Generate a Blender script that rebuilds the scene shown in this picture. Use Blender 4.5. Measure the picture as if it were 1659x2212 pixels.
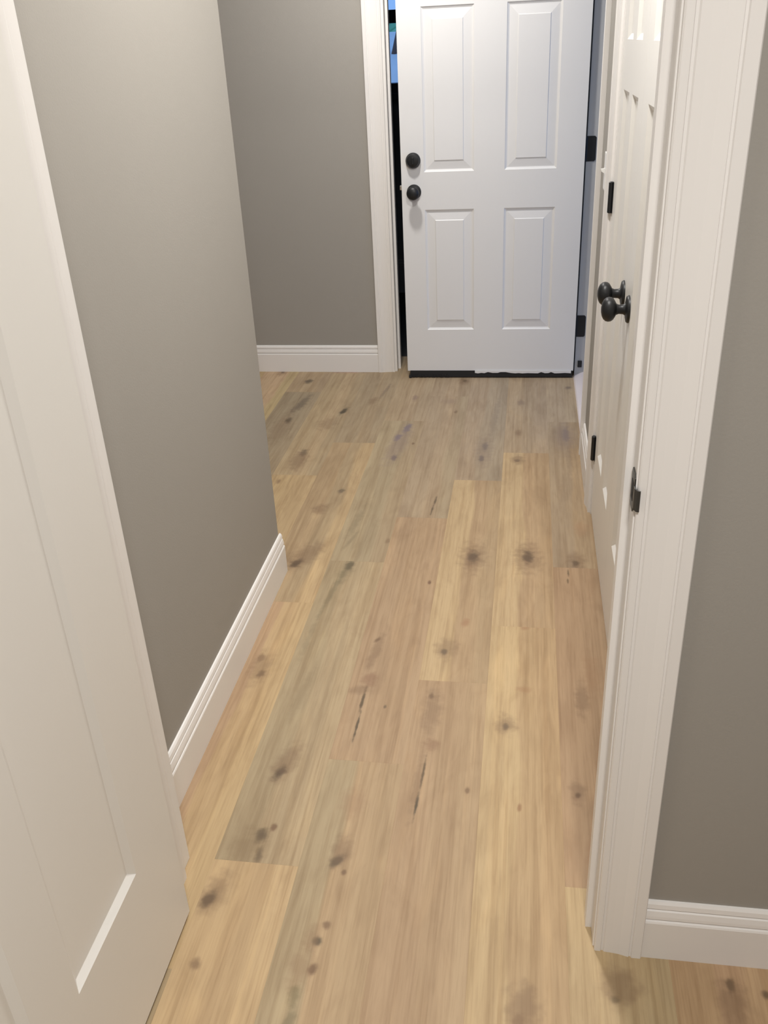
import bpy, bmesh, math, random
from mathutils import Matrix, Vector

for o in list(bpy.data.objects):
    bpy.data.objects.remove(o, do_unlink=True)
scene = bpy.context.scene
COL = scene.collection

# ------------------------------------------------------------------ camera
YAW, PITCH, ROLL, FPX = 0.16895, 0.48165, -0.05069, 1939.15
cam_d = bpy.data.cameras.new('camera')
cam = bpy.data.objects.new('camera', cam_d)
COL.objects.link(cam)
cam_d.sensor_fit = 'HORIZONTAL'
cam_d.sensor_width = 36.0
cam_d.lens = 36.0 * FPX / 1659.0
cam_d.clip_start = 0.01
fw = Vector((-math.sin(YAW) * math.cos(PITCH), math.cos(YAW) * math.cos(PITCH), -math.sin(PITCH)))
rt = Vector((math.cos(YAW), math.sin(YAW), 0.0))
up = rt.cross(fw)
r2 = rt * math.cos(ROLL) + up * math.sin(ROLL)
u2 = up * math.cos(ROLL) - rt * math.sin(ROLL)
M3 = Matrix((r2, u2, -fw)).transposed()
cam.matrix_world = Matrix.Translation((0, 0, 1.5)) @ M3.to_4x4()
scene.camera = cam

# ------------------------------------------------------------------ sky, lamps, exposure
world = bpy.data.worlds.new('sky')
scene.world = world
world.use_nodes = True
bg = world.node_tree.nodes['Background']
bg.inputs['Color'].default_value = (0.25, 0.49, 1.0, 1)
bg.inputs['Strength'].default_value = 1.05


def ceiling_lamp(name, loc, power, radius, color):
    d = bpy.data.lights.new(name, 'AREA')
    d.shape = 'DISK'
    d.size = radius * 2
    d.energy = power
    d.color = color
    o = bpy.data.objects.new(name, d)
    o.location = loc
    COL.objects.link(o)
    return o


WARM = (1.0, 0.972, 0.925)
NEUT = (1.0, 0.965, 0.92)
ceiling_lamp('ceiling_lamp_junction', (-0.58, 3.60, 2.415), 24.0, 0.075, NEUT)
ceiling_lamp('ceiling_lamp_hall', (-0.10, 1.95, 2.415), 24.0, 0.10, WARM)
ceiling_lamp('ceiling_lamp_room', (0.15, -0.32, 2.415), 44.0, 0.16, WARM)

scene.view_settings.view_transform = 'Standard'
scene.view_settings.look = 'None'
scene.view_settings.gamma = 1.0
scene.view_settings.use_curve_mapping = False
scene.view_settings.exposure = 0.0


# ------------------------------------------------------------------ helpers
def lin(c):
    return tuple(((v / 255) / 12.92 if v / 255 <= 0.04045 else ((v / 255 + 0.055) / 1.055) ** 2.4) for v in c)


def tag(o, label=None, cat=None, kind=None, group=None):
    if label:
        o['label'] = label
    if cat:
        o['category'] = cat
    if kind:
        o['kind'] = kind
    if group:
        o['group'] = group
    return o


def mesh_obj(name, verts, faces, mat, parent=None, smooth=False):
    me = bpy.data.meshes.new(name)
    me.from_pydata(verts, [], faces)
    bm = bmesh.new()
    bm.from_mesh(me)
    bmesh.ops.recalc_face_normals(bm, faces=bm.faces)
    bm.to_mesh(me)
    bm.free()
    if smooth:
        for p in me.polygons:
            p.use_smooth = True
    o = bpy.data.objects.new(name, me)
    if mat:
        me.materials.append(mat)
    COL.objects.link(o)
    if parent:
        o.parent = parent
    return o


def empty(name, loc=(0, 0, 0), rz=0.0):
    o = bpy.data.objects.new(name, None)
    o.location = loc
    o.rotation_euler = (0, 0, rz)
    o.empty_display_size = 0.05
    COL.objects.link(o)
    return o


class MB:
    def __init__(self):
        self.v, self.f = [], []

    def box(self, x0, x1, y0, y1, z0, z1):
        n = len(self.v)
        self.v += [(x0, y0, z0), (x1, y0, z0), (x1, y1, z0), (x0, y1, z0), (x0, y0, z1), (x1, y0, z1), (x1, y1, z1), (x0, y1, z1)]
        self.f += [tuple(n + i for i in q) for q in ((0, 3, 2, 1), (4, 5, 6, 7), (0, 1, 5, 4), (1, 2, 6, 5), (2, 3, 7, 6), (3, 0, 4, 7))]
        return self

    def prism(self, pts, fn, a, b):
        """closed 2-D outline pts swept from a to b; fn(u, v, s) -> xyz"""
        n = len(self.v)
        k = len(pts)
        self.v += [fn(u, v, a) for u, v in pts] + [fn(u, v, b) for u, v in pts]
        for i in range(k):
            j = (i + 1) % k
            self.f.append((n + i, n + j, n + k + j, n + k + i))
        self.f.append(tuple(n + i for i in range(k)))
        self.f.append(tuple(n + k + i for i in reversed(range(k))))
        return self

    def lathe(self, prof, origin, axis, seg=28):
        """prof: (distance along axis, radius)"""
        ax = Vector(axis).normalized()
        a = Vector((0, 0, 1)) if abs(ax.z) < 0.9 else Vector((1, 0, 0))
        e1 = ax.cross(a).normalized()
        e2 = ax.cross(e1)
        o = Vector(origin)
        n = len(self.v)
        for d, r in prof:
            for s in range(seg):
                t = 2 * math.pi * s / seg
                self.v.append(tuple(o + ax * d + (e1 * math.cos(t) + e2 * math.sin(t)) * max(r, 1e-5)))
        for i in range(len(prof) - 1):
            for s in range(seg):
                t = (s + 1) % seg
                self.f.append((n + i * seg + s, n + i * seg + t, n + (i + 1) * seg + t, n + (i + 1) * seg + s))
        self.f.append(tuple(n + s for s in range(seg)))
        m = n + (len(prof) - 1) * seg
        self.f.append(tuple(m + s for s in reversed(range(seg))))
        return self

    def build(self, name, mat, parent=None, smooth=False, bevel=0.0):
        o = mesh_obj(name, self.v, self.f, mat, parent, smooth)
        if bevel:
            md = o.modifiers.new('bevel', 'BEVEL')
            md.width = bevel
            md.segments = 2
            md.limit_method = 'ANGLE'
            md.angle_limit = math.radians(40)
        if smooth:
            o.data.shade_smooth() if hasattr(o.data, 'shade_smooth') else None
            md = o.modifiers.new('split', 'EDGE_SPLIT')
            md.split_angle = math.radians(38)
        return o


# ------------------------------------------------------------------ materials
def new_mat(name):
    m = bpy.data.materials.new(name)
    m.use_nodes = True
    nt = m.node_tree
    b = nt.nodes['Principled BSDF']
    return m, nt, b


def paint(name, rgb, rough=0.5, bump=0.0, bump_scale=300.0, var=0.0, spec=0.5):
    m, nt, b = new_mat(name)
    b.inputs['Base Color'].default_value = (*rgb, 1)
    b.inputs['Roughness'].default_value = rough
    b.inputs['Specular IOR Level'].default_value = spec
    if bump or var:
        tc = nt.nodes.new('ShaderNodeNewGeometry')
        nz = nt.nodes.new('ShaderNodeTexNoise')
        nz.inputs['Scale'].default_value = bump_scale
        nz.inputs['Detail'].default_value = 3
        nt.links.new(tc.outputs['Position'], nz.inputs['Vector'])
        if bump:
            bp = nt.nodes.new('ShaderNodeBump')
            bp.inputs['Strength'].default_value = bump
            bp.inputs['Distance'].default_value = 0.002
            nt.links.new(nz.outputs['Fac'], bp.inputs['Height'])
            nt.links.new(bp.outputs['Normal'], b.inputs['Normal'])
        if var:
            n2 = nt.nodes.new('ShaderNodeTexNoise')
            n2.inputs['Scale'].default_value = 2.2
            nt.links.new(tc.outputs['Position'], n2.inputs['Vector'])
            mx = nt.nodes.new('ShaderNodeMix')
            mx.data_type = 'RGBA'
            mx.inputs['A'].default_value = (*[c * (1 - var) for c in rgb], 1)
            mx.inputs['B'].default_value = (*[min(1, c * (1 + var)) for c in rgb], 1)
            nt.links.new(n2.outputs['Fac'], mx.inputs['Factor'])
            nt.links.new(mx.outputs['Result'], b.inputs['Base Color'])
    return m


def metal(name, rgb, rough=0.45, metallic=0.6):
    m, nt, b = new_mat(name)
    b.inputs['Base Color'].default_value = (*rgb, 1)
    b.inputs['Roughness'].default_value = rough
    b.inputs['Metallic'].default_value = metallic
    return m


M_WALL = paint('grey_wall_paint', (0.345, 0.327, 0.300), 0.75, 0.12, 260, 0.02, 0.3)
M_TRIM = paint('white_trim_paint', (0.82, 0.80, 0.785), 0.38, 0.03, 90, 0.01)
M_DOOR = paint('white_door_paint', (0.81, 0.795, 0.765), 0.36, 0.05, 220, 0.01)
M_EXT = paint('white_steel_door_paint', (0.765, 0.762, 0.760), 0.42, 0.04, 240, 0.01)
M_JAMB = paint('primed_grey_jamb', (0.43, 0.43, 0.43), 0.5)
M_CEIL = paint('ceiling_paint', (0.82, 0.81, 0.79), 0.9, 0.1, 120)
M_BLACK = metal('black_bronze', (0.018, 0.019, 0.021), 0.42, 0.35)
M_STRIKE = metal('worn_bronze', (0.075, 0.075, 0.072), 0.40, 0.7)
M_RUBBER = paint('black_rubber', (0.012, 0.012, 0.013), 0.7)
M_BRASS = metal('latch_steel', (0.62, 0.57, 0.50), 0.35, 0.9)
M_SILL = paint('pale_aluminium_sill', (0.74, 0.68, 0.70), 0.35, 0.6, 60, 0.12)
M_DARK = paint('dim_room_wall_shade', (0.13, 0.145, 0.155), 0.8)  # wall colour darkened to carry the shade of the unlit room
M_DARKF = paint('near_black_floor', (0.03, 0.03, 0.03), 0.8)  # near-black floor colour beyond the far doorway
M_WFRAME = paint('dark_window_frame', (0.035, 0.045, 0.060), 0.5)
M_SNOW = paint('pale_ground', (0.78, 0.75, 0.72), 0.9, 0.0, 8, 0.15)
M_HEDGE = paint('teal_hedge_leaf', (0.30, 0.62, 0.36), 0.8, 0.4, 30, 0.25)
M_STICK = paint('brown_wood', (0.16, 0.085, 0.06), 0.7)
M_PLASTIC = paint('white_switch_plastic', (0.85, 0.85, 0.84), 0.3)
M_GLASS, _nt, _b = new_mat('window_glass')
_t = _nt.nodes.new('ShaderNodeBsdfTransparent')
_g = _nt.nodes.new('ShaderNodeBsdfGlossy')
_g.inputs['Roughness'].default_value = 0.02
_m = _nt.nodes.new('ShaderNodeMixShader')
_m.inputs['Fac'].default_value = 0.06
_nt.links.new(_t.outputs[0], _m.inputs[1])
_nt.links.new(_g.outputs[0], _m.inputs[2])
_nt.links.new(_m.outputs[0], _nt.nodes['Material Output'].inputs['Surface'])


# wood: one node group for the grain, one for a knot, one for a crack
def wood_group():
    g = bpy.data.node_groups.new('plank_grain', 'ShaderNodeTree')
    I = g.interface
    for n in ('Left', 'Middle', 'Right'):
        I.new_socket(n, in_out='INPUT', socket_type='NodeSocketColor')
    I.new_socket('X0', in_out='INPUT', socket_type='NodeSocketFloat')
    I.new_socket('Seed', in_out='INPUT', socket_type='NodeSocketFloat')
    I.new_socket('Color', in_out='OUTPUT', socket_type='NodeSocketColor')
    I.new_socket('Height', in_out='OUTPUT', socket_type='NodeSocketFloat')
    N, L = g.nodes, g.links
    gi = N.new('NodeGroupInput')
    go = N.new('NodeGroupOutput')
    geo = N.new('ShaderNodeNewGeometry')
    sep = N.new('ShaderNodeSeparateXYZ')
    L.new(geo.outputs['Position'], sep.inputs[0])

    def math_(op, a, b=None, clamp=False):
        n = N.new('ShaderNodeMath')
        n.operation = op
        n.use_clamp = clamp
        for i, v in enumerate((a, b)):
            if v is None:
                continue
            if isinstance(v, (int, float)):
                n.inputs[i].default_value = v
            else:
                L.new(v, n.inputs[i])
        return n.outputs[0]

    def noise(sx, sy, detail, rough=0.5, dist=0.0):
        c = N.new('ShaderNodeCombineXYZ')
        L.new(math_('MULTIPLY', sep.outputs[0], sx), c.inputs[0])
        L.new(math_('MULTIPLY', sep.outputs[1], sy), c.inputs[1])
        L.new(gi.outputs['Seed'], c.inputs[2])
        n = N.new('ShaderNodeTexNoise')
        n.inputs['Scale'].default_value = 1.0
        n.inputs['Detail'].default_value = detail
        n.inputs['Roughness'].default_value = rough
        n.inputs['Distortion'].default_value = dist
        L.new(c.outputs[0], n.inputs['Vector'])
        return n.outputs['Fac']

    def mix(a, b, f, mode='MIX'):
        n = N.new('ShaderNodeMix')
        n.data_type = 'RGBA'
        n.blend_type = mode
        for s, v in (('A', a), ('B', b)):
            if isinstance(v, tuple):
                n.inputs[s].default_value = v
            else:
                L.new(v, n.inputs[s])
        if isinstance(f, (int, float)):
            n.inputs['Factor'].default_value = f
        else:
            L.new(f, n.inputs['Factor'])
        return n.outputs['Result']

    def ramp(v, lo, hi):
        n = N.new('ShaderNodeMapRange')
        n.interpolation_type = 'SMOOTHSTEP'
        n.inputs['From Min'].default_value = lo
        n.inputs['From Max'].default_value = hi
        L.new(v, n.inputs['Value'])
        return n.outputs['Result']
    u = math_('MULTIPLY', math_('SUBTRACT', sep.outputs[0], gi.outputs['X0']), 1 / 0.1805)
    warp = math_('MULTIPLY', math_('SUBTRACT', noise(6.0, 1.6, 2), 0.5), 0.42)
    uw = math_('ADD', u, warp)
    c1 = mix(gi.outputs['Left'], gi.outputs['Middle'], ramp(uw, 0.40, 0.47))
    c2 = mix(c1, gi.outputs['Right'], ramp(uw, 0.66, 0.80))
    # broad cathedral bands
    band = ramp(noise(26.0, 1.5, 3, 0.6, 0.6), 0.36, 0.68)
    c3 = mix(c2, (0.78, 0.74, 0.70, 1), math_('MULTIPLY', band, 0.34), 'MULTIPLY')
    blot = ramp(noise(9.0, 3.0, 2, 0.55, 0.8), 0.50, 0.78)
    c4 = mix(c3, (0.70, 0.66, 0.63, 1), math_('MULTIPLY', blot, 0.42), 'MULTIPLY')
    lite = ramp(noise(13.0, 2.2, 2), 0.55, 0.8)
    c5 = mix(c4, (1.14, 1.13, 1.10, 1), math_('MULTIPLY', lite, 0.55), 'MULTIPLY')
    streak = noise(70.0, 1.3, 3, 0.6, 0.4)
    c5 = mix(c5, (0.80, 0.76, 0.72, 1), math_('MULTIPLY', ramp(streak, 0.47, 0.66), 0.62), 'MULTIPLY')
    c5 = mix(c5, (1.12, 1.11, 1.09, 1), math_('MULTIPLY', ramp(noise(48.0, 1.0, 2, 0.5, 0.3), 0.54, 0.74), 0.55), 'MULTIPLY')
    # growth rings: lines along the board, bent by a slow noise
    ph = math_('ADD', math_('MULTIPLY', sep.outputs[0], 210.0), math_('MULTIPLY', noise(7.0, 1.9, 3, 0.55, 0.5), 34.0))
    ring = math_('MULTIPLY', math_('ADD', math_('SINE', ph), 1.0), 0.5)
    amp = math_('MULTIPLY', ramp(noise(10.0, 1.6, 2), 0.42, 0.66), 0.26)
    c5 = mix(c5, (0.74, 0.69, 0.64, 1), math_('MULTIPLY', ring, amp), 'MULTIPLY')
    patch = ramp(noise(17.0, 4.5, 3, 0.6, 1.0), 0.44, 0.70)
    c5 = mix(c5, (0.80, 0.76, 0.73, 1), math_('MULTIPLY', patch, 0.42), 'MULTIPLY')
    c5 = mix(c5, (1.12, 1.11, 1.08, 1), math_('MULTIPLY', ramp(noise(15.0, 3.4, 2, 0.5, 0.7), 0.52, 0.76), 0.7), 'MULTIPLY')
    fine = noise(230.0, 9.0, 4, 0.65)
    c6 = mix(c5, (0.80, 0.77, 0.74, 1), math_('MULTIPLY', ramp(fine, 0.44, 0.70), 0.52), 'MULTIPLY')
    L.new(c6, go.inputs['Color'])
    L.new(fine, go.inputs['Height'])
    return g


def knot_group():
    g = bpy.data.node_groups.new('plank_knot', 'ShaderNodeTree')
    I = g.interface
    I.new_socket('Color', in_out='INPUT', socket_type='NodeSocketColor')
    I.new_socket('Tint', in_out='INPUT', socket_type='NodeSocketColor')
    for n in ('X', 'Y', 'RX', 'RY', 'Strength', 'Slant'):
        I.new_socket(n, in_out='INPUT', socket_type='NodeSocketFloat')
    I.new_socket('Color', in_out='OUTPUT', socket_type='NodeSocketColor')
    N, L = g.nodes, g.links
    gi = N.new('NodeGroupInput')
    go = N.new('NodeGroupOutput')
    geo = N.new('ShaderNodeNewGeometry')
    sep = N.new('ShaderNodeSeparateXYZ')
    L.new(geo.outputs['Position'], sep.inputs[0])
    nz = N.new('ShaderNodeTexNoise')
    nz.inputs['Scale'].default_value = 42.0
    nz.inputs['Detail'].default_value = 3.0
    L.new(geo.outputs['Position'], nz.inputs['Vector'])

    def math_(op, a, b=None, clamp=False):
        n = N.new('ShaderNodeMath')
        n.operation = op
        n.use_clamp = clamp
        for i, v in enumerate((a, b)):
            if v is None:
                continue
            if isinstance(v, (int, float)):
                n.inputs[i].default_value = v
            else:
                L.new(v, n.inputs[i])
        return n.outputs[0]
    dy = math_('SUBTRACT', sep.outputs[1], gi.outputs['Y'])
    dx = math_('SUBTRACT', math_('SUBTRACT', sep.outputs[0], gi.outputs['X']), math_('MULTIPLY', dy, gi.outputs['Slant']))
    a = math_('DIVIDE', dx, gi.outputs['RX'])
    b = math_('DIVIDE', dy, gi.outputs['RY'])
    d = math_('SQRT', math_('ADD', math_('MULTIPLY', a, a), math_('MULTIPLY', b, b)))
    d = math_('ADD', d, math_('MULTIPLY', math_('SUBTRACT', nz.outputs['Fac'], 0.5), 1.1))
    mr = N.new('ShaderNodeMapRange')
    mr.interpolation_type = 'SMOOTHERSTEP'
    mr.inputs['From Min'].default_value = 1.15
    mr.inputs['From Max'].default_value = 0.15
    L.new(d, mr.inputs['Value'])
    f = math_('MULTIPLY', mr.outputs['Result'], gi.outputs['Strength'], True)
    mx = N.new('ShaderNodeMix')
    mx.data_type = 'RGBA'
    L.new(f, mx.inputs['Factor'])
    L.new(gi.outputs['Color'], mx.inputs['A'])
    L.new(gi.outputs['Tint'], mx.inputs['B'])
    L.new(mx.outputs['Result'], go.inputs['Color'])
    return g


G_WOOD, G_KNOT = wood_group(), knot_group()
WOOD_GAIN = 0.85


def wood_mat(name, cols, x0, seed, marks):
    m, nt, b = new_mat(name)
    g = nt.nodes.new('ShaderNodeGroup')
    g.node_tree = G_WOOD
    for s, c in zip(('Left', 'Middle', 'Right'), cols):
        c = tuple(v * 0.75 + m_ * 0.25 for v, m_ in zip(c, (193, 166, 127)))
        lc = lin(c)
        gy = 0.30 * lc[0] + 0.59 * lc[1] + 0.11 * lc[2]
        lc = [gy + (v - gy) * 0.93 for v in lc]
        gm = (0.43 / max(gy, 0.05)) ** 0.15
        g.inputs[s].default_value = (*[v * WOOD_GAIN * gm for v in lc], 1)
    g.inputs['X0'].default_value = x0
    g.inputs['Seed'].default_value = seed
    out = g.outputs['Color']
    for (x, y, rx, ry, st, tint, slant) in marks:
        if tint == (122, 98, 76):
            rx, ry, st = rx * 1.2, ry * 1.25, st * 1.35
        k = nt.nodes.new('ShaderNodeGroup')
        k.node_tree = G_KNOT
        nt.links.new(out, k.inputs['Color'])
        k.inputs['Tint'].default_value = (*lin(tint), 1)
        for n, v in (('X', x), ('Y', y), ('RX', rx), ('RY', ry), ('Strength', st), ('Slant', slant)):
            k.inputs[n].default_value = v
        out = k.outputs['Color']
    nt.links.new(out, b.inputs['Base Color'])
    b.inputs['Roughness'].default_value = 0.52
    b.inputs['Specular IOR Level'].default_value = 0.32
    bp = nt.nodes.new('ShaderNodeBump')
    bp.inputs['Strength'].default_value = 0.10
    bp.inputs['Distance'].default_value = 0.0006
    nt.links.new(g.outputs['Height'], bp.inputs['Height'])
    nt.links.new(bp.outputs['Normal'], b.inputs['Normal'])
    return m


# ------------------------------------------------------------------ setting: floor
ZC = 2.44
M_SUB = wood_mat('floor_wood_plain', ((190, 162, 124),) * 3, 0.0, 3.3, [])
floor = MB().box(-3.2, 2.5, -2.9, 4.62, -0.10, -0.0035).build('floor', M_SUB)
tag(floor, 'light oak plank floor running down the hallway', 'floor', 'structure')

PW, PL = 0.1805, 1.2235
ROW0 = -0.2505       # left edge of the row that starts at x = -0.25
# butt joint (one known y) of each row, counted from ROW0 to the right
JOINT = {0: 1.885, 1: 2.15, 2: 2.487, 3: 2.95, 4: 2.32, 5: 1.70, -1: 1.57, -2: 1.255, -3: 2.225, -4: 3.12, -5: 4.06, -6: 3.55, -7: 2.70, -8: 4.2, -9: 3.3, -10: 2.6}
L_, T_, P_, G_, W_ = (214, 186, 141), (190, 161, 125), (186, 154, 122), (172, 156, 125), (200, 171, 129)
GL = (186, 170, 137)
SPEC = {
    (0, 3): ((180, 160, 136), (174, 158, 136), (168, 154, 134)),
    (0, 2): ((216, 188, 143), (192, 163, 126), (186, 160, 124)),
    (0, 1): ((186, 156, 122), (187, 158, 123), (190, 162, 126)),
    (1, 3): ((190, 168, 138), (180, 160, 134), (178, 158, 134)),
    (1, 2): ((214, 186, 142), (198, 168, 130), (188, 159, 122)),
    (1, 1): ((217, 189, 142), (202, 172, 129), (198, 167, 125)),
    (1, 0): ((215, 186, 140), (206, 176, 132), (205, 178, 134)),
    (2, 3): ((190, 170, 144), (194, 174, 146), (180, 160, 138)),
    (2, 2): ((176, 156, 130), (180, 156, 124), (190, 162, 126)),
    (2, 1): ((184, 152, 119), (178, 147, 115), (176, 146, 114)),
    (2, 0): ((206, 180, 136), (198, 174, 132), (190, 168, 128)),
    (-1, 3): ((178, 158, 132), (182, 160, 132), (176, 158, 130)),
    (-1, 2): ((184, 155, 123), (186, 156, 122), (188, 158, 124)),
    (-1, 1): ((184, 166, 132), (192, 164, 127), (190, 163, 126)),
    (-1, 0): ((184, 164, 129), (194, 168, 128), (190, 163, 126)),
    (-2, 3): ((184, 162, 130), (186, 164, 134), (180, 160, 132)),
    (-2, 2): ((180, 163, 131), (172, 156, 126), (182, 162, 131)),
    (-2, 1): ((177, 160, 128), (182, 162, 129), (194, 172, 136)),
    (-2, 0): ((206, 176, 132), (198, 168, 126), (212, 182, 137)),
    (3, 0): ((196, 168, 126), (188, 160, 120), (192, 165, 124)),
    (4, 0): ((190, 160, 120), (198, 170, 128), (188, 160, 122)),
    (-1, 4): ((180, 160, 134), (184, 162, 134), (178, 158, 132)),
    (-2, 4): ((178, 158, 132), (182, 160, 132), (184, 164, 136)),
    (-5, 4): ((188, 164, 130), (184, 160, 126), (178, 156, 126)),
    (1, 4): ((184, 164, 136), (180, 160, 134), (182, 162, 136)),
    (-3, 3): ((170, 152, 124), (176, 156, 126), (172, 154, 126)),
    (-3, 2): ((184, 158, 122), (180, 158, 124), (208, 180, 136)),
    (-3, 1): ((182, 150, 117), (202, 172, 128), (210, 181, 134)),
    (-4, 3): ((190, 168, 132), (194, 170, 134), (178, 158, 126)),
    (-4, 2): ((206, 178, 132), (202, 174, 130), (198, 170, 127)),
    (-5, 3): ((160, 146, 122), (158, 144, 120), (166, 150, 124)),
}
KD, KB, KP = (62, 56, 47), (122, 98, 76), (104, 96, 112)
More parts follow.
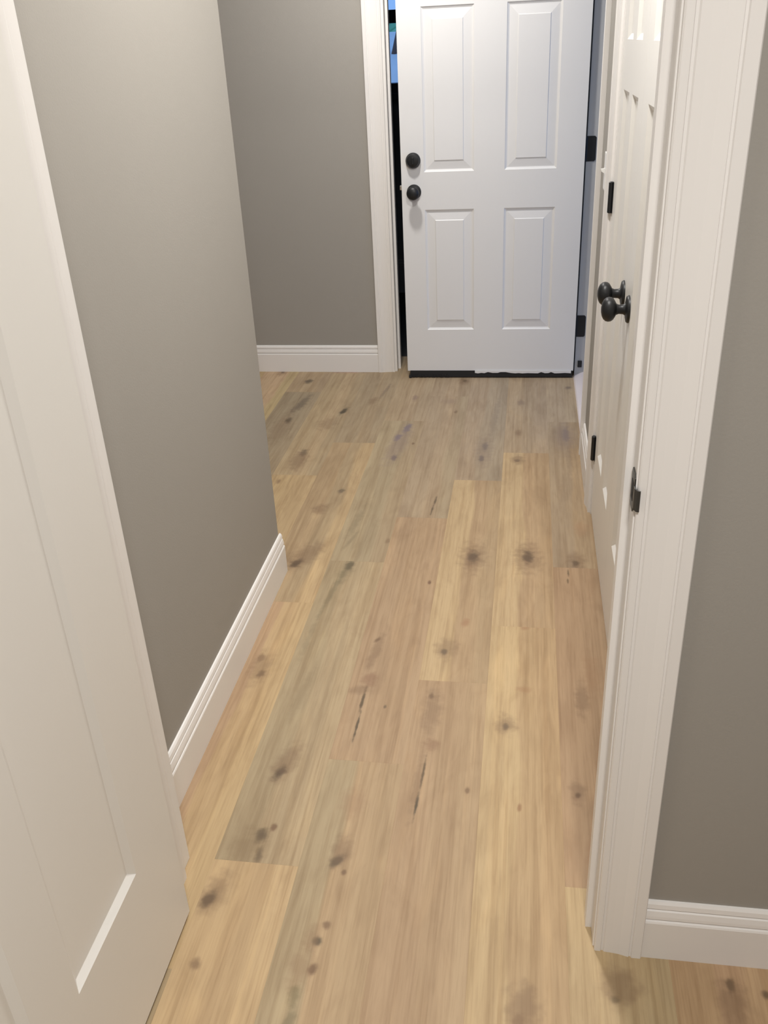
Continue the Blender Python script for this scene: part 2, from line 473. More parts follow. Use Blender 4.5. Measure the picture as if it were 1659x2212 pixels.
# x, y, rx, ry, strength, tint, slant
MARKS = [
    (-0.718, 2.452, .024, .042, .95, KD, .25), (-0.700, 2.50, .05, .10, .40, KB, .3),
    (-0.145, 2.534, .024, .052, .92, KD, 0), (-0.145, 2.53, .048, .10, .40, KB, 0),
    (0.031, 2.546, .025, .055, .92, KD, 0), (0.031, 2.54, .050, .10, .40, KB, 0),
    (0.182, 2.516, .016, .026, .85, KD, 0), (0.185, 2.53, .032, .06, .40, KB, 0),
    (-0.54, 2.45, .018, .042, .80, KD, .1), (-0.545, 2.42, .030, .10, .5, (120, 108, 84), .1), (-0.565, 2.30, .013, .20, .50, (118, 108, 84), .12),
    (-0.194, 2.014, .012, .020, .85, (92, 84, 70), 0), (-0.19, 2.03, .035, .05, .35, KB, 0),
    (-0.019, 1.722, .011, .016, .85, (96, 88, 74), 0), (-0.019, 1.73, .028, .040, .40, KB, 0),
    (-0.814, 3.812, .020, .060, .85, KD, .2), (-0.86, 3.66, .050, .08, .30, KB, .1),
    (-1.07, 4.213, .028, .045, .75, KD, 0), (-1.048, 3.691, .022, .045, .80, KD, 0),
    (-1.035, 3.90, .032, .17, .62, (98, 86, 74), .15), (-1.06, 3.60, .05, .20, .3, KB, 0),
    (-0.896, 3.336, .020, .050, .75, (96, 84, 70), 0), (-0.90, 3.26, .040, .11, .40, KB, 0), (-0.669, 2.992, .017, .032, .75, (98, 86, 70), 0), (-0.722, 2.836, .030, .045, .45, KB, 0),
    (-0.495, 3.617, .022, .075, .75, KP, .1), (-0.522, 3.513, .020, .050, .80, KP, .1), (-0.511, 3.306, .017, .040, .80, (96, 84, 88), 0), (-0.51, 3.45, .055, .28, .45, (138, 120, 112), .1),
    (-0.147, 3.43, .018, .060, .75, (104, 94, 90), 0), (-0.157, 3.314, .014, .045, .8, (96, 86, 84), 0), (-0.15, 3.38, .05, .20, .42, (132, 116, 104), 0), (-0.12, 3.75, .020, .30, .40, (126, 112, 98), .05),
    (-0.015, 3.298, .014, .022, .75, (110, 94, 78), 0), (-0.01, 3.31, .03, .05, .4, KB, 0),
    (0.184, 3.566, .022, .10, .62, (108, 96, 100), 0), (0.18, 3.55, .055, .22, .45, (138, 120, 108), 0), (0.19, 3.30, .016, .16, .35, (126, 108, 90), 0),
    (-0.007, 3.942, .022, .05, .55, (116, 98, 88), 0), (0.215, 4.145, .022, .03, .70, (104, 90, 80), 0), (-0.013, 3.583, .015, .04, .45, KB, 0),
    (-0.382, 1.875, .030, .040, .60, (132, 100, 78), 0), (-0.386, 1.79, .0055, .060, .90, (92, 78, 60), .02), (-0.384, 1.69, .0045, .075, .90, (86, 74, 58), .02),
    (-0.400, 1.83, .035, .02, .35, KB, 0), (-0.325, 1.77, .006, .010, .6, KD, 0),
    (-0.211, 1.823, .010, .016, .80, (110, 88, 68), 0), (-0.205, 1.76, .026, .10, .35, KB, 0),
    (-0.193, 1.64, .028, .030, .60, (134, 104, 80), 0), (-0.203, 1.55, .0045, .070, .90, (92, 78, 60), .03), (-0.208, 1.445, .005, .050, .95, (76, 70, 56), .03), (-0.213, 1.51, .012, .11, .35, KB, .03),
    (-0.098, 1.50, .006, .012, .6, KB, 0),
    (-0.536, 1.516, .018, .030, .90, KD, .3), (-0.53, 1.55, .030, .07, .4, KB, .2),
    (-0.531, 1.326, .019, .026, .90, (86, 74, 60), 0), (-0.522, 1.275, .012, .030, .75, (92, 78, 62), 0), (-0.55, 1.29, .050, .075, .50, (128, 108, 82), .1), (-0.508, 1.352, .008, .01, .7, KB, 0),
    (-0.354, 1.277, .018, .024, .92, (84, 76, 62), .3), (-0.35, 1.30, .025, .05, .4, KB, 0), (-0.335, 1.25, .006, .008, .7, KB, 0),
    (-0.593, 1.156, .017, .030, .95, (82, 72, 58), .25), (-0.585, 1.17, .032, .055, .40, KB, .2), (-0.572, 1.016, .012, .014, .55, KB, 0),
    (-0.354, 1.089, .013, .015, .92, (84, 76, 62), 0), (-0.345, 1.125, .009, .010, .6, KB, 0), (-0.366, 1.095, .022, .04, .5, (136, 110, 84), 0),
    (-0.352, 1.029, .010, .015, .75, KB, 0), (-0.375, 1.03, .030, .06, .5, (136, 110, 84), 0), (-0.372, .975, .016, .028, .70, (120, 108, 80), 0), (-0.372, .93, .014, .03, .6, (110, 100, 76), 0),
    (0.146, 1.512, .009, .012, .92, (86, 66, 50), 0), (0.146, 1.52, .02, .04, .4, KB, 0), (0.17, 1.84, .02, .07, .4, KB, 0),
    (0.189, 1.033, .013, .010, .75, (110, 96, 74), 0), (0.20, 1.06, .04, .04, .4, KB, 0),
    (-0.698, 1.945, .012, .026, .60, (118, 92, 70), 0), (-0.681, 1.874, .014, .026, .75, (104, 84, 62), .2), (-0.69, 1.90, .032, .08, .35, KB, 0),
    (-0.388, 2.054, .010, .018, .75, (108, 84, 64), .4), (-0.385, 2.0, .016, .09, .35, KB, .1),
    (-0.503, 3.989, .018, .05, .55, (124, 102, 96), 0), (-0.271, 2.368, .008, .014, .85, (108, 80, 62), 0),
    (-0.145, 2.159, .016, .025, .55, (150, 110, 82), 0), (0.026, 2.149, .016, .022, .5, (150, 110, 82), 0), (0.018, 1.462, .007, .016, .65, (138, 100, 72), .1),
    (-0.297, 3.817, .008, .02, .6, KB, 0), (-0.34, 3.95, .05, .05, .35, (130, 110, 98), 0), (-0.306, 2.93, .0055, .05, .85, (96, 82, 66), .05), (-0.311, 2.855, .005, .045, .85, (92, 78, 62), .05),
    (-0.932, 3.059, .010, .02, .5, KB, 0), (-0.45, 3.45, .007, .012, .7, KB, 0), (-0.44, 2.62, .010, .02, .4, KB, 0),
    (0.024, 1.869, .028, .016, .40, (150, 112, 80), 0), (0.157, 2.455, .005, .030, .85, (104, 88, 68), 0), (0.154, 2.405, .004, .025, .8, (110, 92, 70), 0),
    (-0.66, 4.08, .012, .14, .50, (110, 94, 82), .12), (-0.70, 3.95, .02, .05, .4, KB, .1),
    (0.025, .975, .014, .022, .6, (124, 96, 70), 0), (0.03, 1.00, .035, .05, .4, KB, 0),
    (0.391, 1.083, .010, .022, .8, (96, 80, 62), 0), (0.449, 1.072, .010, .012, .8, (96, 80, 62), 0), (0.39, 1.05, .03, .05, .4, KB, 0),
    (-0.60 + 0.03, 2.75, .020, .16, .45, (126, 114, 90), .1), (-0.585, 2.05, .012, .15, .40, (126, 112, 88), .05), (-0.55, 1.80, .018, .15, .35, (130, 112, 86), .1),
    (-0.565, 2.62, .010, .09, .40, (120, 108, 86), .25), (-0.35, 1.44, .040, .06, .35, (150, 118, 92), 0), (0.21, 2.75, .035, .07, .30, (160, 122, 92), 0),
    (0.155, 3.0, .02, .18, .3, (140, 118, 94), 0), (0.20, 1.95, .03, .12, .35, (150, 116, 86), 0), (0.17, 1.33, .02, .10, .35, (150, 116, 86), 0),
]
random.seed(11)


def plank_mesh():
    bv = 0.00015
    w, l, t = PW / 2 - 0.00002, PL / 2 - 0.00002, 0.003
    v, f = [], []
    for (a, z) in ((0, -t), (0, -0.0001), (bv, 0.0)):
        v += [(-w + a, -l + a, z), (w - a, -l + a, z), (w - a, l - a, z), (-w + a, l - a, z)]
    for r in range(2):
        for i in range(4):
            j = (i + 1) % 4
            f.append((r * 4 + i, r * 4 + j, r * 4 + 4 + j, r * 4 + 4 + i))
    f.append((8, 9, 10, 11))
    f.append((3, 2, 1, 0))
    me = bpy.data.meshes.new('plank')
    me.from_pydata(v, [], f)
    me.materials.append(M_SUB)
    return me


def clipped_plank_mesh(y0, y1, yc):
    me = PLANK.copy()
    for vv in me.vertices:
        vv.co.y = min(max(vv.co.y, y0 - yc), y1 - yc)
    return me


PLANK = plank_mesh()
PAL = [L_, T_, P_, G_, W_, GL, T_, W_]
YMIN, YMAX = -0.6, 4.62
n_pl = 0
for row in range(-10, 7):
    x0 = ROW0 + row * PW
    jy = JOINT.get(row, 1.5 + (row * 0.37) % 1.2)
    k0 = math.floor((YMIN - jy) / PL)
    for k in range(k0, 8):
        ya, yb = jy + k * PL, jy + (k + 1) * PL
        if ya >= YMAX - 0.02 or yb <= YMIN + 0.1:
            continue
        yc = (ya + yb) / 2
        # index used by SPEC: 0 = piece around y 0.6, 1 = 1.3, 2 = 2.5, 3 = 3.7
        idx = 0 if yc < 0.93 else 1 if yc < 1.95 else 2 if yc < 3.12 else 3 if yc < 4.4 else 4
        cols = SPEC.get((row, idx))
        if cols is None:
            b = random.choice(PAL)
            cols = tuple(tuple(min(255, max(0, c + random.randint(-9, 9))) for c in b) for _ in range(3))
        marks = [m for m in MARKS if x0 - 0.004 < m[0] < x0 + PW + 0.004 and ya < m[1] < yb]
        if not marks:
            for _ in range(2):
                mx, my = x0 + random.uniform(.03, .15), random.uniform(ya + .1, yb - .1)
                marks += [(mx, my, .014, .024, .8, KD, 0), (mx, my, .03, .06, .4, KB, 0)]
        me = PLANK if (yb <= YMAX and ya >= YMIN) else clipped_plank_mesh(YMIN, YMAX, yc)
        o = bpy.data.objects.new('plank', me)
        o.location = (x0 + PW / 2, yc, 0.0)
        COL.objects.link(o)
        o.parent = floor
        o.material_slots[0].link = 'OBJECT'
        o.material_slots[0].material = wood_mat('plank_wood', cols, x0, row * 7.3 + k * 3.1, marks)
        n_pl += 1

# ------------------------------------------------------------------ setting: walls and ceiling
XR = 0.247            # hall face of the right wall
XL = -0.750           # hall face of the left wall
YN, YN2 = 1.137, 1.252  # near partition
YF, YF2 = 4.375, 4.490  # far wall
ceil = MB().box(-3.2, 2.5, -2.9, 6.15, ZC, ZC + 0.12).build('ceiling', M_CEIL)
tag(ceil, 'flat white painted ceiling above the hallway', 'ceiling', 'structure')


def wall(name, boxes, label, mat=M_WALL):
    m = MB()
    for b in boxes:
        m.box(*b)
    o = m.build(name, mat)
    return tag(o, label, 'wall', 'structure')


wall('wall_left', [(-3.0, XL, YN2, 2.392, 0, ZC)], 'grey painted hall wall behind the open door, ending at a corner')
wall('wall_near', [(-2.3, -0.685, YN, YN2, 0, ZC), (0.170, 2.3, YN, YN2, 0, ZC), (-0.685, 0.170, YN, YN2, 2.06, ZC)],
     'grey wall with the cased opening beside the camera')
wall('wall_right', [(XR, 0.40, YN2, 1.655, 0, ZC), (XR, 0.40, 1.655, 2.875, 2.06, ZC), (0.32, 0.40, 1.655, 2.875, 0, 2.06),
                    (XR, 0.36, 2.875, 3.440, 0, ZC), (XR, 0.36, 3.440, 4.350, 2.07, ZC), (XR, 0.36, 4.350, YF2, 0, ZC)],
     'grey hall wall on the right holding the closet and outside doorway')
wall('wall_far', [(-3.0, -0.656, YF, YF2, 0, ZC), (0.158, XR, YF, YF2, 0, ZC), (-0.656, 0.158, YF, YF2, 2.06, ZC)],
     'grey end wall of the hallway behind the open white door')
wall('wall_alcove', [(-3.12, -3.0, 1.2, YF2, 0, ZC)], 'grey wall closing the side passage out of view')
wall('wall_room', [(-2.42, -2.3, -2.8, YN2, 0, ZC), (2.3, 2.42, -2.8, YN2, 0, ZC), (-2.42, 2.42, -2.9, -2.8, 0, ZC)],
     'grey walls of the room behind the camera')
# dim room behind the far doorway
WZ0, WZ1, WX0, WX1 = 1.272, 2.15, -1.30, -0.45
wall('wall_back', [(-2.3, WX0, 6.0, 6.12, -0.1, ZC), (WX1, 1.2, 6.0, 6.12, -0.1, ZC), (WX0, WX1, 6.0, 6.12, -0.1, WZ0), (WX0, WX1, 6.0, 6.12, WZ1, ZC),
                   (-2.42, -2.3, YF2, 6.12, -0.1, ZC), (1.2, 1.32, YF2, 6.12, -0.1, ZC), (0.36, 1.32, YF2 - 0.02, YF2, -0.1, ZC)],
     'dim room wall seen through the door gap, unlit shade in its colour', M_DARK)
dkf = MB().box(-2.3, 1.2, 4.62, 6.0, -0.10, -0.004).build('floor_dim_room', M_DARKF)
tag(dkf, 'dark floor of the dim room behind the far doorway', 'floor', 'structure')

# ------------------------------------------------------------------ trim profiles
CAS = [(0, 0), (0, .008), (.002, .0102), (.011, .0102), (.0122, .0078), (.0155, .0078), (.0175, .0106), (.029, .0112), (.044, .0128), (.056, .0158), (.0605, .0168),
       (.0615, .0150), (.0645, .0150), (.0660, .0180), (.0815, .0180), (.083, .0165), (.083, 0)]
BASE = [(0, 0), (0.014, 0), (0.014, .0915), (.0125, .0950), (.0078, .0965), (.0078, .0995), (.0122, .1012), (.0115, .1075), (.0092, .1180), (.0048, .1197), (.0048, .1228),
        (.0088, .1240), (.0070, .1330), (.0040, .1375), (0, .1380)]


def casing_leg(parent, fn, z0, z1):
    """fn(u, v) -> x, y ; u away from the opening, v out of the wall"""
    return MB().prism(CAS, lambda u, v, s: (*fn(u, v), s), z0, z1).build('casing_leg', M_TRIM, parent)


def baseboard(name, runs, label):
    m = MB()
    for fn, a, b in runs:
        m.prism(BASE, fn, a, b)
    o = m.build(name, M_TRIM)
    return tag(o, label, 'baseboard', 'structure')


baseboard('baseboard_left', [(lambda u, v, s: (XL + u, s, v), YN2, 2.4055), (lambda u, v, s: (s, 2.392 + u, v), -3.0, XL)],
          'white moulded baseboard along the left hall wall to its corner')
baseboard('baseboard_far', [(lambda u, v, s: (s, YF - u, v), -3.0, -0.733)], 'white moulded baseboard on the end wall beside the far door casing')
baseboard('baseboard_near', [(lambda u, v, s: (s, YN - u, v), 0.2415, 2.3)], 'white moulded baseboard in the right foreground below grey wall')
baseboard('baseboard_right', [(lambda u, v, s: (XR - u, s, v), 2.952, 3.3645)], 'short white baseboard between closet doors and the outside doorway')
baseboard('baseboard_closet', [(lambda u, v, s: (XR - u, s, v), YN2, 1.575)], 'short white baseboard hidden behind the right door jamb')

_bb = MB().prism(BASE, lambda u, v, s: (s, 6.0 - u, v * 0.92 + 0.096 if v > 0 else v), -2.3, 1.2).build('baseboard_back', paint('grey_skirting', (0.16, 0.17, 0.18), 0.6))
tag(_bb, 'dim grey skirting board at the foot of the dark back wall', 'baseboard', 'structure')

# --- near cased opening (hinge jamb left, strike jamb right)
t1 = empty('trim_1', (0, 0, 0))
tag(t1, 'white door casing and jamb with black strike plate in right foreground', 'door frame', 'structure')
casing_leg(t1, lambda u, v: (0.1585 + u, YN - v), 0, 2.065)
casing_leg(t1, lambda u, v: (-0.672 - u, YN - v), 0, 2.065)
casing_leg(t1, lambda u, v: (0.161 + min(u, .066), YN2 + v), 0, 2.065)
casing_leg(t1, lambda u, v: (-0.672 - min(u, .062), YN2 + v), 0, 2.065)
MB().prism(CAS, lambda u, v, s: (s, YN - v, 2.048 + u), -0.755, 0.244).build('casing_head', M_TRIM, t1)
MB().box(0.156, 0.171, YN - .001, YN2 + .001, 0, 2.06).build('jamb', M_TRIM, t1, bevel=.0012)
MB().box(-0.685, -0.665, YN - .001, YN2 + .001, 0, 2.06).build('jamb', M_TRIM, t1, bevel=.0012)
MB().box(-0.665, 0.156, YN - .001, YN2 + .001, 2.042, 2.06).build('jamb_head', M_TRIM, t1)
STOP = [(0, 0), (.011, 0), (.011, .026), (.008, .033), (0, .035)]
MB().prism(STOP, lambda u, v, s: (0.156 - u, 1.176 + v, s), 0, 2.042).build('door_stop', M_TRIM, t1)
MB().prism(STOP, lambda u, v, s: (-0.665 + u, 1.176 + v, s), 0, 2.042).build('door_stop', M_TRIM, t1)
# strike plate with curved lip
m = MB()
out = [(-.016, -.024), (-.010, -.029), (.012, -.029), (.017, -.024), (.017, .024), (.012, .029), (-.010, .029), (-.016, .024)]
m.prism(out, lambda u, v, s: (0.1560 - s, 1.153 + u, 0.935 + v), -0.001, 0.0018)
lip = [(0, 0), (-.009, 0.0006), (-.0155, .003), (-.0172, .0062), (-.0188, .0055), (-.0170, .0014), (-.0095, -.0014), (0, -.0016)]
m.prism(lip, lambda u, v, s: (0.1560 + v - 0.0005, 1.139 + u, 0.932 + s), -0.016, 0.016)
sp = m.build('strike_plate', M_STRIKE, t1, bevel=.0004)
tag(sp, 'black strike plate')
m = MB().box(0.1538, 0.1550, 1.145, 1.162, 0.921, 0.949)
m.build('latch_hole_shade', M_RUBBER, sp)  # solid black block painted as the shade inside the hole

# --- far doorway casing behind the open white door
t2 = empty('trim_2', (0, 0, 0))
tag(t2, 'white casing of the far doorway left of the open exterior door', 'door frame', 'structure')
casing_leg(t2, lambda u, v: (-0.650 - u, YF - v), 0, 2.065)
MB().prism(CAS, lambda u, v, s: (s, YF - v, 2.048 + u), -0.733, 0.232).build('casing_head', M_TRIM, t2)
MB().box(-0.656, -0.638, YF - .001, YF2, 0, 2.06).build('jamb', M_TRIM, t2, bevel=.0012)
MB().box(0.140, 0.158, YF - .001, YF2, 0, 2.06).build('jamb', M_TRIM, t2, bevel=.0012)
MB().box(-0.638, 0.140, YF - .001, YF2, 2.042, 2.06).build('jamb_head', M_TRIM, t2)
casing_leg(t2, lambda u, v: (0.147 + u, YF - v), 0, 2.065)
MB().box(-0.638, -0.627, 4.420, 4.455, 0, 2.042).build('door_stop', M_TRIM, t2)

# --- closet casing
t3 = empty('trim_3', (0, 0, 0))
tag(t3, 'white casing around the closet doors on the right wall', 'door frame', 'structure')
casing_leg(t3, lambda u, v: (XR - v, 2.869 + u), 0, 2.065)
casing_leg(t3, lambda u, v: (XR - v, 1.661 - u), 0, 2.065)
MB().prism(CAS, lambda u, v, s: (XR - v, s, 2.048 + u), 1.578, 2.952).build('casing_head', M_TRIM, t3)
MB().box(XR - .001, 0.32, 2.858, 2.875, 0, 2.06).build('jamb', M_TRIM, t3)
MB().box(XR - .001, 0.32, 1.655, 1.672, 0, 2.06).build('jamb', M_TRIM, t3)
MB().box(XR - .001, 0.32, 1.672, 2.858, 2.045, 2.06).build('jamb_head', M_TRIM, t3)

# --- outside doorway in the right wall
t4 = empty('trim_4', (0, 0, 0))
tag(t4, 'outside doorway frame with blue-grey hinge jamb beside the white door', 'door frame', 'structure')
casing_leg(t4, lambda u, v: (XR - v, 3.4475 - u), 0, 2.065)
MB().prism(CAS, lambda u, v, s: (XR - v, s, 2.055 + u), 3.3645, 4.36).build('casing_head', M_TRIM, t4)
MB().box(XR - .001, 0.37, 3.440, 3.458, 0, 2.07).build('jamb', M_TRIM, t4)
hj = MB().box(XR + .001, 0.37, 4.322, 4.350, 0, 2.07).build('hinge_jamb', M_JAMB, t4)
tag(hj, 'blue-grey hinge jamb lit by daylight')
MB().box(XR - .001, 0.37, 3.458, 4.322, 2.055, 2.07).build('jamb_head', M_TRIM, t4)
MB().box(0.2425, 0.2480, 4.318, 4.334, 0.03, 2.055).build('weatherstrip', M_RUBBER, t4)
MB().box(0.262, 0.282, 4.315, 4.3225, 0.045, 0.078).build('corner_seal_pad', M_RUBBER, t4, bevel=.002)
sl = MB().prism([(0.244, 0), (0.249, .006), (0.30, .022), (0.34, .028), (0.39, .020), (0.46, .006), (0.46, -.03), (0.244, -.03)],
                lambda u, v, s: (u, s, v), 3.4585, 4.3215).build('threshold', M_SILL, t4)
tag(sl, 'pale worn metal threshold')


# ------------------------------------------------------------------ doors
def door_leaf(root, W, H, T, panels, rings, mat, z0=0.008):
    """local X from hinge, Y thickness 0..T, Z up.  panels: (x0, x1, z0, z1).  leaf mesh has holes that panel children fill."""
    xs = sorted({0.0, W, *[p[0] for p in panels], *[p[1] for p in panels]})
    zs = sorted({z0, H, *[p[2] for p in panels], *[p[3] for p in panels]})
    v, f, ix = [], [], {}

    def vid(x, y, z):
        k = (round(x, 5), round(y, 5), round(z, 5))
        if k not in ix:
            ix[k] = len(v)
            v.append((x, y, z))
        return ix[k]
    for i in range(len(xs) - 1):
        for j in range(len(zs) - 1):
            xm, zm = (xs[i] + xs[i + 1]) / 2, (zs[j] + zs[j + 1]) / 2
            if any(p[0] < xm < p[1] and p[2] < zm < p[3] for p in panels):
                continue
            for y in (0, T):
                q = [vid(xs[i], y, zs[j]), vid(xs[i + 1], y, zs[j]), vid(xs[i + 1], y, zs[j + 1]), vid(xs[i], y, zs[j + 1])]
                f.append(tuple(q if y == 0 else reversed(q)))
    for i in range(len(xs) - 1):
        for z in (z0, H):
            f.append((vid(xs[i], 0, z), vid(xs[i + 1], 0, z), vid(xs[i + 1], T, z), vid(xs[i], T, z)))
    for j in range(len(zs) - 1):
        for x in (0, W):
            f.append((vid(x, 0, zs[j]), vid(x, 0, zs[j + 1]), vid(x, T, zs[j + 1]), vid(x, T, zs[j])))
    leaf = mesh_obj('leaf', v, f, mat, root)
    for (a, b, c, d) in panels:
        v, f = [], []
        n = len(rings)
        for side in (0, 1):
            for (ins, dep) in rings:
                y = dep if side == 0 else T - dep
                v += [(a + ins, y, c + ins), (b - ins, y, c + ins), (b - ins, y, d - ins), (a + ins, y, d - ins)]
        for side in (0, 1):
            o = side * n * 4
            for r in range(n - 1):
                for i in range(4):
                    j = (i + 1) % 4
                    q = (o + r * 4 + i, o + r * 4 + j, o + r * 4 + 4 + j, o + r * 4 + 4 + i)
                    f.append(q if side == 0 else tuple(reversed(q)))
            q = tuple(o + (n - 1) * 4 + i for i in range(4))
            f.append(q if side == 0 else tuple(reversed(q)))
        for i in range(4):
            j = (i + 1) % 4
            f.append((j, i, n * 4 + i, n * 4 + j))
        mesh_obj('panel', v, f, mat, root)
    return leaf


KNOB = [(0, .0330), (.003, .0330), (.0065, .0305), (.0085, .0220), (.0095, .0150), (.014, .0118), (.024, .0112), (.030, .0135), (.033, .0190), (.037, .0252),
        (.0425, .0288), (.0485, .0296), (.0545, .0280), (.0600, .0232), (.0635, .0165), (.0655, .0080), (.0660, .0010)]
BOLT = [(0, .0335), (.008, .0335), (.012, .0325), (.016, .0290), (.020, .0285), (.024, .0260), (.026, .0180), (.0265, .001)]


def knob(parent, pos, axis, prof=KNOB, name='knob'):
    ros = [p for p in prof[:5]]
    k = MB().lathe(prof, pos, axis, 32).build(name, M_BLACK, parent, smooth=True)
    return k


def hinge(parent, pos_knuckle, z, h, leafbox=None, r=0.0075):
    m = MB()
    x, y = pos_knuckle
    m.lathe([(0, r * .7), (.002, r), (h - .002, r), (h, r * .7)], (x, y, z - h / 2), (0, 0, 1), 14)
    if leafbox:
        m.box(*leafbox)
    return m.build('hinge', M_BLACK, parent)


IN_RINGS = [(0, 0), (.0130, .0086), (.0145, .0088), (.034, .0092)]


def cols4(W, st, mul):
    pw = (W - 2 * st - mul) / 2
    return [(st, st + pw), (st + pw + mul, W - st)]


# near left door, swung open towards the camera
d1 = empty('door_1', (-0.6520, 1.1185, 0))
d1.rotation_euler.z = -math.pi / 2
tag(d1, 'white panel door standing open in the left foreground', 'door', 'structure')
pc = [(0.1475, 0.3635), (0.4675, 0.6600)]
door_leaf(d1, 0.800, 2.035, 0.035, [(a, b, c, d) for a, b in pc for c, d in ((0.287, 1.36), (1.48, 1.90))], IN_RINGS, M_DOOR, 0.010)
for z in (.26, 1.04, 1.82):
    hinge(d1, (-0.004, -0.005), z, .09)

# exterior door, swung open 90 degrees in front of the far wall
d2 = empty('door_2', (0.2400, 4.3350, 0))
d2.rotation_euler.z = math.pi + 0.012
tag(d2, 'white steel exterior door open at the hall end with black knob and deadbolt', 'door', 'structure')
EX_RINGS = [(0, 0), (.003, .0030), (.0095, .0062), (.0125, .0062), (.046, .0022), (.049, -.0006)]
pc = [(0.120, 0.348), (0.484, 0.709)]
rows = [(0.245, 0.808), (0.972, 1.625), (1.735, 1.915)]
DT = 0.044
door_leaf(d2, 0.813, 2.035, DT, [(a, b, c, d) for a, b in pc for c, d in rows], EX_RINGS, M_EXT, 0.036)
k = knob(d2, (0.757, DT, 0.888), (0, 1, 0))
tag(k, 'round black door knob')
k = knob(d2, (0.757, DT, 1.023), (0, 1, 0), BOLT, 'deadbolt')
MB().box(0.752, 0.762, DT + .020, DT + .031, 1.008, 1.038).build('thumb_turn', M_BLACK, k, bevel=.002)
tag(k, 'round black deadbolt')
MB().box(0.8125, 0.823, .016, .030, .895, .915).build('latch_bolt', M_BRASS, d2, bevel=.002)
sw = MB().box(0.004, 0.800, -.002, DT + .003, .005, .037).build('door_sweep', M_RUBBER, d2)
tag(sw, 'black rubber door sweep')
m = MB()
rs = random.Random(4)
x = 0.797
while x > 0.60:
    h = rs.uniform(.006, .016)
    m.box(x - .004, x, DT + .001, DT + .008, .004, .004 + h)
    x -= rs.uniform(.006, .02)
m.box(0.795, 0.806, DT - .004, DT + .012, .002, .013)
m.build('sweep_fringe', M_RUBBER, sw)
m = MB()
prof = [(.004, .0295)]
x = .010
top = [(x, .0385)]
low = []
while x < .478:
    low.append((x, rs.uniform(.0235, .0265) if rs.random() < .8 else .0305))
    x += rs.uniform(.012, .03)
pts = [(.010, .0385)] + low + [(.478, .026), (.478, .0385)]
m.prism(list(pts), lambda u, v, s: (u, s, v), DT + .001, DT + .0045)
m.build('bottom_strip', M_EXT, sw)
for z in (0.250, 1.045, 1.84):
    hh = hinge(d2, (-.004, DT - .034), z, .104, None, .009)
    tag(hh, 'black butt hinge')
    mm = MB()
    o2 = [(0, -.052), (.036, -.052), (.042, -.046), (.042, .046), (.036, .052), (0, .052)]
    mm.prism(o2, lambda u, v, s: (-.006 - u, s, z + v), .0105, .0165)
    mm.build('hinge_leaf', M_BLACK, hh)

# closet doors on the right wall
CW = 0.592
ccols = [(0.105, 0.265), (0.345, 0.487)]
CROWS = ((0.27, 1.358), (1.478, 1.90))
d3 = empty('door_3', (XR + .001, 2.8565, 0))
d3.rotation_euler.z = -math.pi / 2
tag(d3, 'far leaf of the white closet double doors with two black hinges', 'door', 'structure')
door_leaf(d3, CW, 2.04, 0.035, [(a, b, c, d) for a, b in ccols for c, d in CROWS], IN_RINGS, M_DOOR, 0.012)
tag(knob(d3, (0.508, 0.0, 0.905), (0, -1, 0)), 'black egg-shaped knob')
for z in (0.252, 1.062, 1.85):
    tag(hinge(d3, (-.001, -.0065), z, .089, (-.001, .012, -.0012, .001, z - .044, z + .044)), 'black butt hinge')
d4 = empty('door_4', (XR + .036, 1.6735, 0))
d4.rotation_euler.z = math.pi / 2
tag(d4, 'near leaf of the white closet double doors beside the strike jamb', 'door', 'structure')
door_leaf(d4, CW - .002, 2.04, 0.035, [(a, b, c, d) for a, b in ccols for c, d in CROWS], IN_RINGS, M_DOOR, 0.012)
tag(knob(d4, (0.532, 0.035, 0.903), (0, 1, 0)), 'black egg-shaped knob')
for z in (0.252, 1.062, 1.85):
    hinge(d4, (-.001, .0415), z, .089)

# ------------------------------------------------------------------ light switch
ls = empty('light_switch', (XR, 3.135, 1.100))
tag(ls, 'white light switch on the wall between closet and outside doorway', 'light switch')
MB().prism([(-.035, -.057), (.035, -.057), (.035, .057), (-.035, .057)], lambda u, v, s: (-s, u, v), 0.0, .006).build('plate', M_PLASTIC, ls, bevel=.002)
MB().prism([(.006, -.006), (.016, .0), (.019, .008), (.006, .010)], lambda u, v, s: (-u, s, v), -.005, .005).build('toggle', M_PLASTIC, ls)

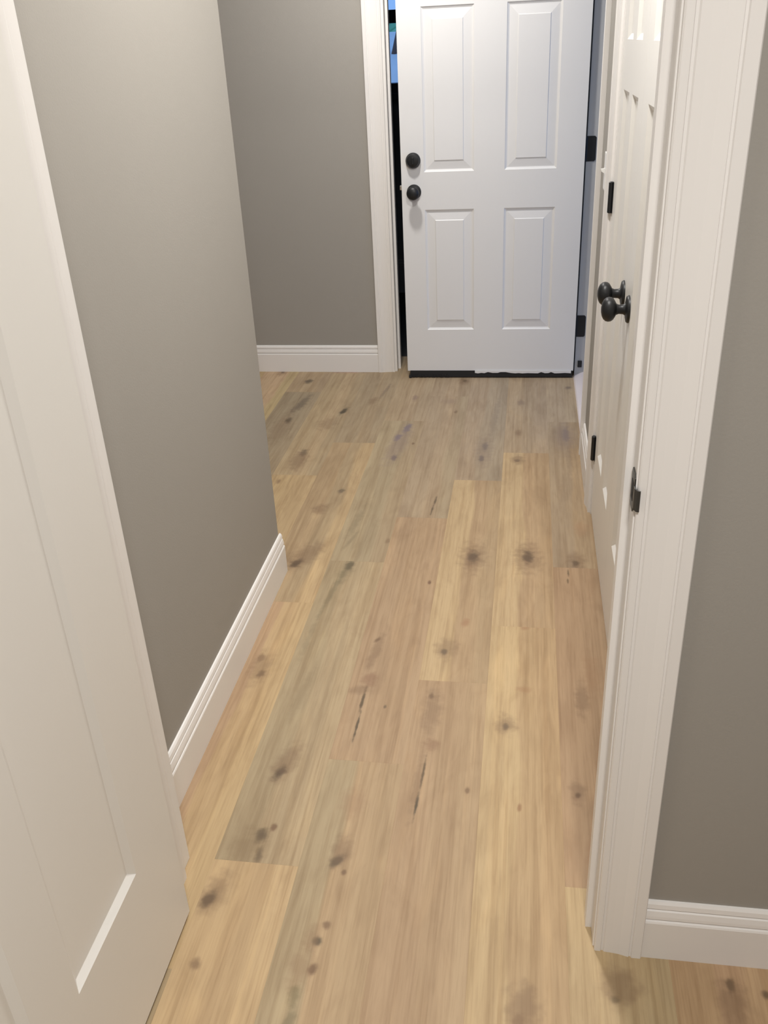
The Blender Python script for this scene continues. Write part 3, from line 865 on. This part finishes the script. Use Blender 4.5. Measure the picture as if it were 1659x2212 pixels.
# ------------------------------------------------------------------ window of the dim room and what it shows
w1 = empty('window_1', (0, 6.0, 0))
tag(w1, 'dark framed window glowing blue through the gap beside the door', 'window', 'structure')
fr = MB()
for b in ((WX0, WX0 + .05, WZ0, WZ1), (WX1 - .05, WX1, WZ0, WZ1), (WX0, WX1, WZ1 - .05, WZ1), (WX0, WX1, WZ0 - .052, WZ0 + .004)):
    fr.box(b[0], b[1], -.02, .10, b[2], b[3])
fr.build('window_frame', M_WFRAME, w1)
MB().box(WX0 + .05, WX1 - .05, .02, .08, 1.598, 1.668).build('meeting_rail', M_WFRAME, w1)
MB().box(WX0 + .05, WX1 - .05, .048, .052, WZ0 + .004, 1.598).build('pane', M_GLASS, w1)
MB().box(WX0 + .05, WX1 - .05, .048, .052, 1.668, WZ1 - .05).build('pane', M_GLASS, w1)
MB().box(WX0 - .05, WX1 + .05, -.06, 0.0, WZ0 - .085, WZ0 - .052).build('window_sill', M_WFRAME, w1)
yard = MB().box(-14, 16, -12, 24, -0.30, -0.16).build('ground', M_SNOW)
tag(yard, 'pale bluish ground outside the house', 'ground', 'structure')
rs = random.Random(8)
hv, hf = [], []
for i in range(900):
    cx, cy, cz = rs.uniform(-7.5, 3.5), 17.0 + rs.gauss(0, .45), rs.uniform(-.1, 1.84)
    a, t, s = rs.uniform(0, 6.28), rs.uniform(-.9, .9), rs.uniform(.14, .30)
    e1 = Vector((math.cos(a), math.sin(a), 0)) * s
    e2 = Vector((-math.sin(a) * math.sin(t), math.cos(a) * math.sin(t), math.cos(t))) * s * .7
    c = Vector((cx, cy, cz))
    n = len(hv)
    hv += [tuple(c - e1), tuple(c - e2), tuple(c + e1), tuple(c + e2)]
    hf.append((n, n + 1, n + 2, n + 3))
n = len(hv)
hg = mesh_obj('hedge', hv, hf, M_HEDGE)
tag(hg, 'teal green hedge outside beyond the dim window', 'hedge', 'stuff')
core = MB().box(-7.5, 3.5, 16.8, 17.3, -.17, 1.80).build('hedge_core', M_HEDGE, hg)
bk = MB().prism([(6.9, -.17), (6.9, .82), (7.4, .98), (10.4, 1.565), (11.5, 1.60), (12.5, 1.2), (13.0, -.17)], lambda u, v, s: (s, u, v), -9, 7).build('bank', M_SNOW)
tag(bk, 'pale bluish earth bank outside the dim window', 'bank', 'structure')
st = MB().lathe([(0, .030), (.9, .026), (1.6, .020)], (-1.305, 9.55, 1.385), (0.27, 0.02, 1.0), 10).build('leaning_stick', M_STICK)
tag(st, 'brown wooden stick leaning outside the dim window', 'stick')
